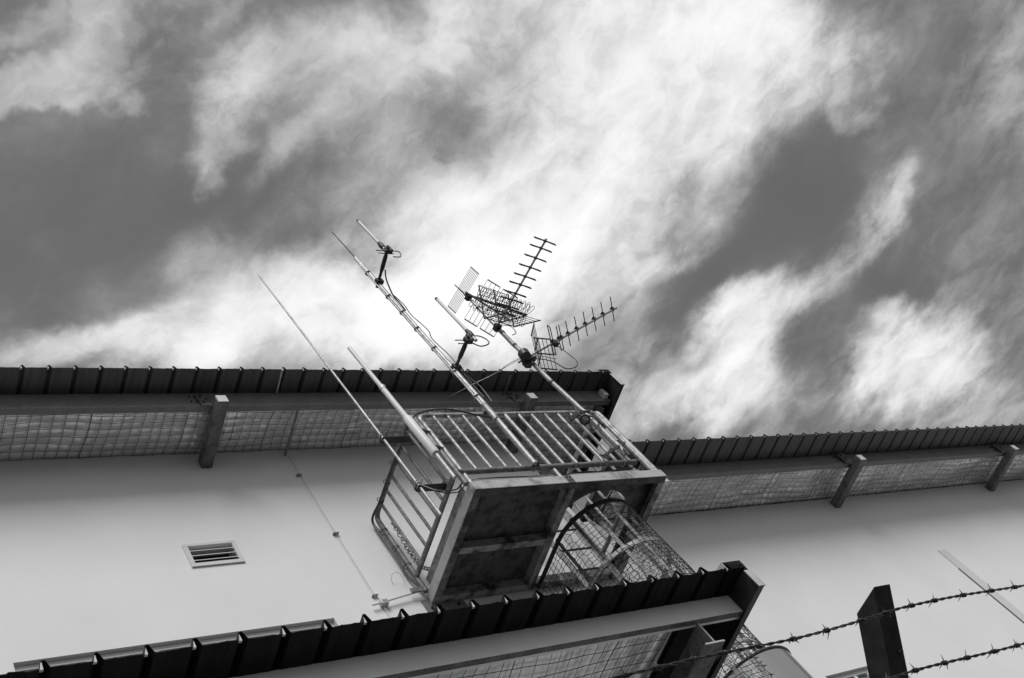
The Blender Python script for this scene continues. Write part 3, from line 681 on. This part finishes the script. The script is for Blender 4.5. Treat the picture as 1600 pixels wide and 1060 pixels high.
# stick antennas on arms that point to the yard
def armed(px_low, px_top, xmast, zmast, px_arm, label):
    pm = atY(px_arm[0], px_arm[1], MY - .03); zz = pm.z
    pe = atZ(px_arm[2], px_arm[3], zz)
    a0 = Vector((xmast, MY, zz)); a1 = Vector((pe.x, pe.y, zz))
    t = thing('stick_antenna', label, 'antenna', a1)
    dd = (a1 - a0).normalized()
    MB().tube([a0 - dd * .05, a1 + dd * .05], .016, 10).build('arm', M['darksteel'], t, smooth=True)
    MB().tube([a0.lerp(a1, .38), a0.lerp(a1, .5), a0.lerp(a1, .8), a0.lerp(a1, .9)], [.019, .024, .024, .019], 10).build('tape_wrap', M['black'], t, smooth=True)
    lo = atY(px_low[0], px_low[1], a1.y); hi = atY(px_top[0], px_top[1], a1.y)
    xw = (lo.x + hi.x) / 2
    MB().tube([(xw, a1.y, lo.z), (xw, a1.y, hi.z - .02)], .0165, 10).build('radome', M['fibre'], t, smooth=True)
    MB().tube([(xw, a1.y, hi.z - .022), (xw, a1.y, hi.z + .01)], [.019, .015], 10).build('tip_cap', M['black'], t, smooth=True)
    MB().tube([(xw, a1.y, lo.z - .10), (xw, a1.y, lo.z - .04), (xw, a1.y, lo.z + .02)], [.028, .030, .020], 10).build('base_sleeve', M['darksteel'], t, smooth=True)
    MB().tube([(xw, a1.y, lo.z - .18), (xw, a1.y, lo.z - .09)], .018, 10).build('connector', M['bright'], t, smooth=True)
    MB().bar(a1 - Vector((.03, 0, 0)), a1 + Vector((.05, 0, 0)), .05, .08).build('clamp', M['darksteel'], t, bevel=.008)
    for s_ in (-.035, .03):
        MB().tube([a1 + Vector((-.12, .02, s_)), a1 + Vector((.08, .02, s_ + .01))], .006, 6).build('bolt', M['darksteel'], t)
    MB().tube([a1 + Vector((.045, -.01, -.02)), a1 + Vector((.045, -.01, .09))], .021, 8).build('connector_block', M['darksteel'], t)
    MB().bar(a0 + Vector((-.035, -.03, 0)), a0 + Vector((.05, -.03, 0)), .05, .07).build('mast_clamp', M['darksteel'], t, bevel=.006)
    return t, a0, a1, xw, lo
t1, a0, a1, xw, lo = armed((593, 381), (559, 345), MX, 0, (598, 440, 605, 392), 'topmost stick antenna on a black taped arm near the mast tip')
MB().tube(spline([a1 + Vector((.06, 0, -.0)), a1 + Vector((.12, -.02, -.05)), a1 + Vector((.10, 0, -.13)), a1 + Vector((.03, .02, -.10))]), .0062, 6).build('cable_loop', M['black'], t1, smooth=True)
MB().tube(spline([a0.lerp(a1, .45) + Vector((.03, 0, -.02)), a0.lerp(a1, .25) + Vector((.03, 0, -.10)), a0 + Vector((.05, -.01, -.28)), a0 + Vector((.045, -.01, -.45)), a0 + Vector((.035, -.01, -.62))]), .009, 6).build('drop_cable', M['black'], t1, smooth=True)
t2, a0, a1, xw, lo = armed((727, 518), (685, 467), MX, 0, (716, 574, 730, 532), 'lower stick antenna on an arm beside the roof edge')
MB().tube(spline([a1 + Vector((.05, 0, .06)), a1 + Vector((.15, -.02, .06)), a1 + Vector((.22, -.02, -.0)), a1 + Vector((.20, -.02, -.09)), a1 + Vector((.10, 0, -.11)), a1 + Vector((.03, 0, -.05))]), .0068, 6).build('cable_loop', M['black'], t2, smooth=True)
MB().tube(spline([a0.lerp(a1, .2) + Vector((.02, 0, -.02)), a0 + Vector((.06, -.02, -.15)), a0 + Vector((.10, -.02, -.35)), a0 + Vector((.09, -.01, -.6))]), .008, 6).build('drop_cable', M['black'], t2, smooth=True)
# E: right mast
EX, EY = 7.36, 4.885
E_ = thing('antenna_mast', 'jointed right hand mast carrying the television antennas', 'mast', (EX, EY, CAMH + 6.3))
MB().tube([(7.392, EY, CAMH + 6.42), (7.388, EY, CAMH + 7.16)], .026, 12).build('lower_tube', M['tube'], E_, smooth=True)
MB().tube([(7.386, EY, CAMH + 7.13), (EX - .01, EY, CAMH + 7.70)], .0235, 12).build('mast_tube', M['bright'], E_, smooth=True)
MB().tube([(EX - .01, EY, CAMH + 7.70), (EX - .02, EY, CAMH + 8.5)], .0235, 12).build('mast_tube', M['bright'], E_, smooth=True)
MB().tube([(EX - .02, EY, CAMH + 8.5), (EX - .005, EY, CAMH + 9.3)], .0215, 12).build('mast_tube', M['bright'], E_, smooth=True)
MB().tube([(EX - .005, EY, CAMH + 9.3), (EX - .005, EY, CAMH + 9.62)], .0165, 10).build('mast_tip', M['bright'], E_, smooth=True)
MB().tube([(EX - .005, EY, CAMH + 9.6), (7.339, EY, CAMH + 9.84)], [.010, .006], 8).build('spike', M['antdark'], E_, smooth=True)
for z, x in ((7.70, EX - .01), (8.45, EX - .02), (9.28, EX - .005), (8.72, EX - .015)): MB().tube([(x, EY, CAMH + z - .014), (x, EY, CAMH + z + .014)], .027, 12).build('joint_band', M['antdark'], E_, smooth=True)
MB().tube(spline([(7.30, EY, CAMH + 8.85), (7.29, EY - .01, CAMH + 8.6), (7.285, EY - .01, CAMH + 8.45), (7.30, EY - .01, CAMH + 8.3)]), .006, 6).build('feeder_cable', M['black'], E_, smooth=True)
br = MB().strip([atY(945, 712, 4.87), atY(956, 704, 4.87), atY(974, 693, 4.87), atY(976, 692, 4.89)], (0, 0, .03), .014).strip([atY(945, 712, 4.87), atY(939, 711, 4.90), atY(946, 716, 4.93)], (0, 0, .02), .01)
br.build('clamp_strap', M['darksteel'], E_)
br = MB().strip([atY(890, 653, 4.89), atY(905, 645, 4.87), atY(921, 641, 4.87)], (0, 0, .03), .014)
br.tube([atY(892, 657, 4.87), atY(903, 650, 4.87)], .012, 6).tube([atY(913, 643, 4.84), atY(921, 645, 4.84)], .012, 6).tube([atY(975, 702, 4.84), atY(983, 712, 4.84)], .016, 7)
br.build('clamp_strap', M['darksteel'], E_)
cc_ = MB().tube(spline([atY(898, 636, 4.85), atY(903, 646, 4.86), atY(910, 652, 4.84), atY(917, 661, 4.85), atY(915, 656, 4.84), atY(922, 651, 4.85), atY(932, 654, 4.84), atY(935, 662, 4.85), atY(932, 668, 4.85), atY(927, 674, 4.86)]), .0075, 6)
cc_.tube([p for p in arc(atY(914, 656, 4.83), RX, RY, .045, 0, 2 * math.pi, 16)][:-1], .010, 6, closed=True)
cc_.tube(spline([atY(908, 640, 4.86), atY(914, 652, 4.84), atY(923, 665, 4.85), atY(929, 673, 4.85), atY(926, 676, 4.86), atY(922, 672, 4.86)]), .0065, 6)
tag(cc_.build('cable', M['black']), 'tangled black cable coil at the foot of the right hand mast', 'cable')

def yagi_frame(base, bdir):
    b = Vector(bdir).normalized(); return b, Vector((0, 0, 1)).cross(b).normalized()
def reflector(t, apex, b, e, L, W_, ang, nw, name='reflector', gap=0.0):
    """one leaf of a corner reflector: swings ang from the boom"""
    s = (b * math.cos(ang) + Vector((0, 0, 1)) * math.sin(ang)).normalized()
    mb = MB()
    for k in (-1, 1) if gap else (-1, 0, 1): mb.tube([apex + e * (W_ * k), apex + e * (W_ * k) + s * L], .008, 6)
    for k in range(nw):
        p = apex + s * (L * (k + .2) / (nw - .6)); mb.tube([p - e * W_, p + e * W_], .0036, 5)
    return mb.build(name, M['antdark'], t)
# yagi pointing right, plain rods
def boompt(px, py, base, b):
    """point of the boom seen towards a given direction (closest approach)"""
    q = ray(px, py); o = Vector((0, 0, CAMH)); w0 = base - o
    aa = b.dot(b); bb_ = b.dot(q); cc2 = q.dot(q); d_ = b.dot(w0); e_ = q.dot(w0)
    s = (bb_ * e_ - cc2 * d_) / (aa * cc2 - bb_ * bb_)
    return s
base2 = atY(822, 560, 4.84); b2, e2 = yagi_frame(base2, (.828, -.561, 0))
Y2 = thing('yagi_antenna', 'yagi antenna with straight thin rods pointing out to the right', 'antenna', base2)
Lb = boompt(961, 482, base2, b2)
MB().tube([base2 - b2 * .10, base2 + b2 * (Lb + .02)], .0115, 8).build('boom', M['ant'], Y2, smooth=True)
for (px, py) in ((957, 482.5), (942.2, 490.3), (928, 497.4), (914.6, 505.6), (901, 512.7), (887.5, 520.3), (877, 526.5), (873.4, 529)):
    s = boompt(px, py, base2, b2); p = base2 + b2 * s + Vector((0, 0, .016)); hw = .178 if s > .6 else .182
    MB().tube([p - e2 * hw, p + e2 * hw], .0058, 6).build('rod', M['antdark'], Y2)
    MB().box(p.x - .018, p.x + .018, p.y - .018, p.y + .018, p.z - .02, p.z + .018).build('rod_holder', M['black'], Y2)
s = boompt(866, 536, base2, b2); p = base2 + b2 * s
MB().tube(bend([p + e2 * .02 + Vector((0, 0, .02)), p + e2 * .21 + Vector((0, 0, .02)), p + e2 * .21 + Vector((0, 0, .075)), p - e2 * .21 + Vector((0, 0, .075)), p - e2 * .21 + Vector((0, 0, .02)), p - e2 * .02 + Vector((0, 0, .02))], .02), .006, 6).build('dipole', M['antdark'], Y2)
MB().box(p.x - .03, p.x + .03, p.y - .028, p.y + .028, p.z - .06, p.z + .035).build('junction_box', M['black'], Y2, bevel=.012)
s = boompt(838, 551, base2, b2); ap = base2 + b2 * s
reflector(Y2, ap - Vector((0, 0, .015)), b2, e2, .19, .225, math.radians(-49), 5)
reflector(Y2, ap + Vector((0, 0, .03)), b2, e2, .19, .225, math.radians(49), 5)
MB().tube(spline([p + Vector((0, 0, -.07)), atY(893, 557, p.y), atY(902, 566, p.y), atY(899, 574, p.y), atY(884, 576, p.y + .05), atY(866, 566, p.y + .1), atY(850, 562, p.y + .15), atY(836, 561, 4.80)]), .0055, 6).build('feeder_cable', M['black'], Y2, smooth=True)
MB().tube([atY(833, 554, 4.72), atY(868, 561, 4.45)], .006, 6).build('brace', M['ant'], Y2)
dr = MB(); cdr = atY(822, 555, 4.80)
dr.tube([cdr + Vector((-.03, 0, -.045)), cdr + Vector((-.01, 0, .05))], [.062, .062], 14); dr.build('rotator_cap', M['black'], Y2, smooth=True, bevel=.01)
MB().bar(base2 + Vector((-.06, .02, -.03)), base2 + Vector((.10, -.02, -.03)), .06, .03).box(base2.x - .035, base2.x + .04, EY - .035, EY + .028, base2.z - .09, base2.z - .01).build('mast_clamp', M['darksteel'], Y2, bevel=.006)
# bow-tie yagis
def bow(t, p, e, up, hl, tilt, r=.0042, h=.02, gap=.018, mb=None):
    own = mb is None
    if own: mb = MB()
    for sg in (-1, 1):
        for tl in (tilt,):
            ax = (e * math.cos(tl) * sg + up * math.sin(tl)).normalized(); n_ = (up * math.cos(tl) - e * sg * math.sin(tl)).normalized()
            a = p + ax * gap; b = p + ax * hl
            pts = [a + n_ * h * .55]
            pts += [b - ax * h + n_ * h, b - ax * h * .3 + n_ * h * .7, b, b - ax * h * .3 - n_ * h * .7, b - ax * h - n_ * h, a - n_ * h * .55]
            mb.tube(pts, r, 5, closed=True)
    if own: return mb.build('director', M['antdark'], t)
UPV = Vector((0, 0, 1))
base1 = atY(778, 508, 4.84); b1, e1 = yagi_frame(base1, (.204, -.979, 0))
Y1 = thing('yagi_antenna', 'yagi antenna with bow-tie directors pointing up towards the viewer', 'antenna', base1)
Lb = boompt(855, 374, base1, b1)
MB().tube([base1 - b1 * .08, base1 + b1 * Lb], .0115, 8).build('boom', M['ant'], Y1, smooth=True)
for (px, py) in ((853.5, 378), (846.5, 389), (837.5, 404), (828.5, 418.5), (820.5, 432.5), (812.5, 445), (804, 458.5), (798, 468), (792, 478), (786, 488)):
    s = boompt(px, py, base1, b1); p = base1 + b1 * s
    bow(Y1, p + UPV * .012, e1, UPV, .165, math.radians(-4), r=.0062, h=.016)
    MB().box(p.x - .011, p.x + .011, p.y - .011, p.y + .011, p.z - .014, p.z + .022).build('director_holder', M['black'], Y1)
ap = base1 + b1 * boompt(779, 504, base1, b1)
reflector(Y1, ap, b1, e1, .42, .225, math.radians(-49), 8)
reflector(Y1, ap, b1, e1, .42, .225, math.radians(56), 8)
# topmost pair: boom runs to the right just under the mast head
base3 = atY(733, 461, 4.84); b3, e3 = yagi_frame(base3, (.971, .2385, 0))
Y3 = thing('yagi_antenna', 'yagi antenna crowded with wire loops at the mast head', 'antenna', base3)
Lb = boompt(822, 488, base3, b3)
MB().tube([base3 - b3 * .05, base3 + b3 * (Lb + .03)], .010, 8).build('boom', M['antdark'], Y3, smooth=True)
MB().tube([base3 - b3 * .05 - UPV * .05, base3 + b3 * (Lb * .96) - UPV * .05], .0045, 6).build('boom_stay', M['antdark'], Y3, smooth=True)
nd = 12
for k in range(nd):
    p = base3 + b3 * (Lb * (.14 + .86 * k / (nd - 1)))
    mb = MB(); bow(Y3, p, e3, UPV, .155, math.radians(18), r=.0036, h=.026, mb=mb); bow(Y3, p + b3 * .012, e3, UPV, .155, math.radians(-18), r=.0036, h=.026, mb=mb)
    mb.build('director', M['antdark'], Y3)
    MB().box(p.x - .010, p.x + .010, p.y - .011, p.y + .011, p.z - .012, p.z + .012).build('director_holder', M['black'], Y3)
# its reflector panels, measured leaf by leaf
def panel(t, c, n, rr=.003):
    mb = MB(); a, b, c2, d = c
    mb.tube([a, b], .0072, 6).tube([d, c2], .0072, 6)
    for k in range(n):
        u = k / (n - 1); mb.tube([a.lerp(b, u), d.lerp(c2, u)], rr, 5)
    return mb.build('reflector', M['antdark'], t)
def pan_from(c0, s, L, hw, e): return [c0 - e * hw, c0 - e * hw + s * L, c0 + e * hw + s * L, c0 + e * hw]
s_up = (UPV * .93 - b3 * .05 + Vector((0, -.1, 0))).normalized()
c_up0 = (atY(718, 487, 4.84) + Vector((0, 0, 0)))
pA = base3 - b3 * .02
# upper leaf
panel(Y3, pan_from(pA + UPV * .02, (UPV * .95 - b3 * .10).normalized(), .16, .27, e3), 8)
# lower leaf, in two trays
s_dn = (b3 * .62 - UPV * .62).normalized()
panel(Y3, pan_from(pA + s_dn * .11 - UPV * .0, s_dn, .17, .27, e3), 4)
panel(Y3, pan_from(pA + s_dn * .32, s_dn, .19, .27, e3), 4)
MB().bar(pA + UPV * .06, pA + s_dn * .56, .018, .018).build('reflector_arm', M['ant'], Y3)
MB().box(base3.x - .03, base3.x + .035, EY - .05, EY + .025, base3.z - .03, base3.z + .03).build('mast_clamp', M['darksteel'], Y3, bevel=.006)
MB().box(base1.x - .035, base1.x + .035, EY - .055, EY + .028, base1.z - .04, base1.z + .03).build('mast_clamp', M['darksteel'], Y1, bevel=.006)
MB().tube(spline([base1 + Vector((.05, 0, 0)), base1 + Vector((.16, 0, -.02)), base1 + Vector((.15, 0, -.16)), base1 + Vector((.06, 0, -.22))]), .005, 6).build('feeder_cable', M['black'], Y1, smooth=True)
MB().tube(spline([base3 + Vector((0, -.02, -.42)), base3 + Vector((.10, -.05, -.36)), base3 + Vector((.24, -.05, -.34)), base3 + Vector((.33, -.03, -.30))]), .005, 6).build('feeder_cable', M['black'], Y3, smooth=True)
# stay wires from the lower yagi down to the roof line
gw = MB().tube(spline([atY(818, 557, 4.86), atY(795, 569, 5.0), atY(775, 583, 5.2), atY(745, 598, 5.35), atY(700, 621, 5.56)]), .0042, 5)
gw.tube([atY(817, 559, 4.86), atY(790, 574, 5.0), atY(772, 585, 5.2)], .0036, 5)
tag(gw.build('stay_wire', M['strap']), 'thin slack wire sagging from the right mast to the roof beam', 'wire')

# ------------------------------------------------------------------ lightning conductor on the wall
lc = MB().tube([(4.96, YW - .03, CAMH + 8.46), (4.95, YW - .028, CAMH + 7.4), (4.945, YW - .03, CAMH + 6.25)], .0019, 6)
lco = tag(lc.build('conductor_wire', M['tube_dark']), 'thin conductor running down the wall on small clips', 'wire')
for z in (8.05, 7.14, 6.28):
    MB().box(4.925, 4.985, YW - .034, YW, CAMH + z - .004, CAMH + z + .0).build('clip', M['strap'], lco)
MB().tube([(4.97, YW - .02, CAMH + 6.16), (5.0, YW - .02, CAMH + 4.2)], .003, 6).build('lower_lead', M['winframe'], lco)
tr = MB().tube([(4.86, YW - .04, CAMH + 6.145), (5.36, YW - .05, CAMH + 6.225)], .010, 8)
tro = tag(tr.build('tie_rod', M['fibre']), 'short tie rod from the wall clip to the platform corner', 'rod')
MB().box(4.95, 5.02, YW - .055, YW, CAMH + 6.135, CAMH + 6.19).build('wall_clip', M['bright'], tro, bevel=.005)
MB().box(5.28, 5.46, YW - .07, YW - .055, CAMH + 6.21, CAMH + 6.26).build('rod_bracket', M['tube_dark'], tro, bevel=.003)

hk = MB().tube(spline([(5.20, YW - .004, CAMH + 6.40), (5.20, YW - .05, CAMH + 6.46), (5.25, YW - .08, CAMH + 6.47), (5.30, YW - .05, CAMH + 6.44), (5.31, YW - .02, CAMH + 6.36)]), .0018, 5)
tag(hk.build('wire_hook', M['tube_dark']), 'tiny bent wire end sticking out of the wall left of the platform corner', 'wire')
# bolts through the purlin webs beside each rafter
for par, xs_, y, z in ((UL, (3.86, 7.5), 5.566, 8.48), (UR, (11.75, 15.37, 18.99), 5.586, 7.0)):
    for x in xs_:
        for dx, dz in ((0, -.04), (0, .04), (.05, -.04), (.05, .04)):
            MB().tube([(x + dx, y + .002, CAMH + z + dz), (x + dx, y - .012, CAMH + z + dz)], .008, 6).build('bolt', M['darksteel'], par)
# ------------------------------------------------------------------ fence in the foreground
YFN = 1.30
p_tl = atY(1367, 918, YFN); p_tr = atY(1391, 912, YFN)
fd = (atY(1421, 1060, YFN + .03) - p_tr)
# arm leans towards the viewer: direction found from its edges
q1 = ray(1391, 912); q2 = ray(1421, 1060)
# arm lies in the plane X = const
xp = p_tr.x
r2 = Vector((q2.x, q2.y, q2.z)) * (xp / q2.x) + Vector((0, 0, CAMH))
adir = (r2 - p_tr).normalized()
wv2 = Vector((-.066, 0, 0)); back = Vector((0, adir.z, -adir.y)).normalized()
if back.y < 0: back = -back
dep = back * .066
Larm = .62
fpst = thing('fence_post', 'dark square fence post with slanted top leaning over the wires', 'post', (xp, YFN, 0))
tipd = adir * .06
arm = MB(); c = []
A0 = p_tr; A1 = p_tr + wv2; 
arm.hexa([A0 + adir * Larm, A1 + adir * Larm, A1 + adir * Larm + dep, A0 + adir * Larm + dep, A0, A1, A1 + tipd + dep, A0 + tipd + dep])
arm.build('arm', M['post'], fpst, bevel=.003)
e_ = p_tr + adir * Larm
for zz_ in (.16, .30, .44):
    hp = p_tr + adir * zz_ + wv2 * .3
    MB().tube([hp - dep * .02, hp - dep * .14], .006, 6).build('staple', M['barb'], fpst)
MB().box(e_.x - .066, e_.x, e_.y - .005, e_.y + .07, 0, e_.z + .02).build('shaft', M['post'], fpst, bevel=.004)
def barbed(pxs, Y, xa, xb, label, seed):
    rnd = random.Random(seed)
    pts = [atY(x, y, Y) for x, y in pxs]
    def zy(x):
        for a, b in zip(pts, pts[1:]):
            if x <= b.x or b is pts[-1]:
                t = (x - a.x) / (b.x - a.x); return a.z + (b.z - a.z) * t
    def c(x):
        return Vector((x, Y + .004 * math.sin(x * 3 + seed), zy(x) + .004 * math.sin(x * 7 + seed)))
    mb = MB(); n = int((xb - xa) / .0065)
    for ph in (0, math.pi):
        P = []
        for i in range(n + 1):
            x = xa + (xb - xa) * i / n; a = x * 2 * math.pi / .062 + ph
            P.append(c(x) + Vector((0, math.cos(a), math.sin(a))) * .0019)
        mb.tube(P, .0019, 6)
    o = mb.build('barbed_wire', M['barb'], None, smooth=True)
    tag(o, label, 'barbed wire', 'barbed wires of the fence')
    x = xa + .05
    while x < xb:
        bm_ = MB(); p = c(x)
        for w in range(2):
            x2 = x + w * .008; H = []
            for i in range(19):
                a = i / 18 * 2 * math.pi * 1.6 + rnd.random() * .02 + w * 2; H.append(c(x2 + i * .00045) + Vector((0, math.cos(a), math.sin(a))) * .0043)
            a0_ = H[0] - p; a0_ = Vector((rnd.uniform(-.4, .4), a0_.y * 150, a0_.z * 150)).normalized(); a1_ = Vector((rnd.uniform(-.5, .5), rnd.uniform(-1, 1), rnd.uniform(-1, 1))).normalized()
            r_ = [.0004] + [.0016] * len(H) + [.0004]
            bm_.tube([H[0] + a0_ * rnd.uniform(.010, .018)] + H + [H[-1] + a1_ * rnd.uniform(.009, .018)], r_, 5)
        bm_.build('barb', M['barb'], o)
        x += rnd.uniform(.085, .130)
    return o
barbed([(955, 1060), (1240, 996), (1405, 953), (1600, 915)], YFN, .2, 4.2, 'upper barbed wire strand crossing the top of the fence post', 3)
barbed([(1180, 1130), (1430, 1052), (1515, 1028), (1600, 1003)], YFN + .02, .2, 4.2, 'lower barbed wire strand low in the right corner', 5)
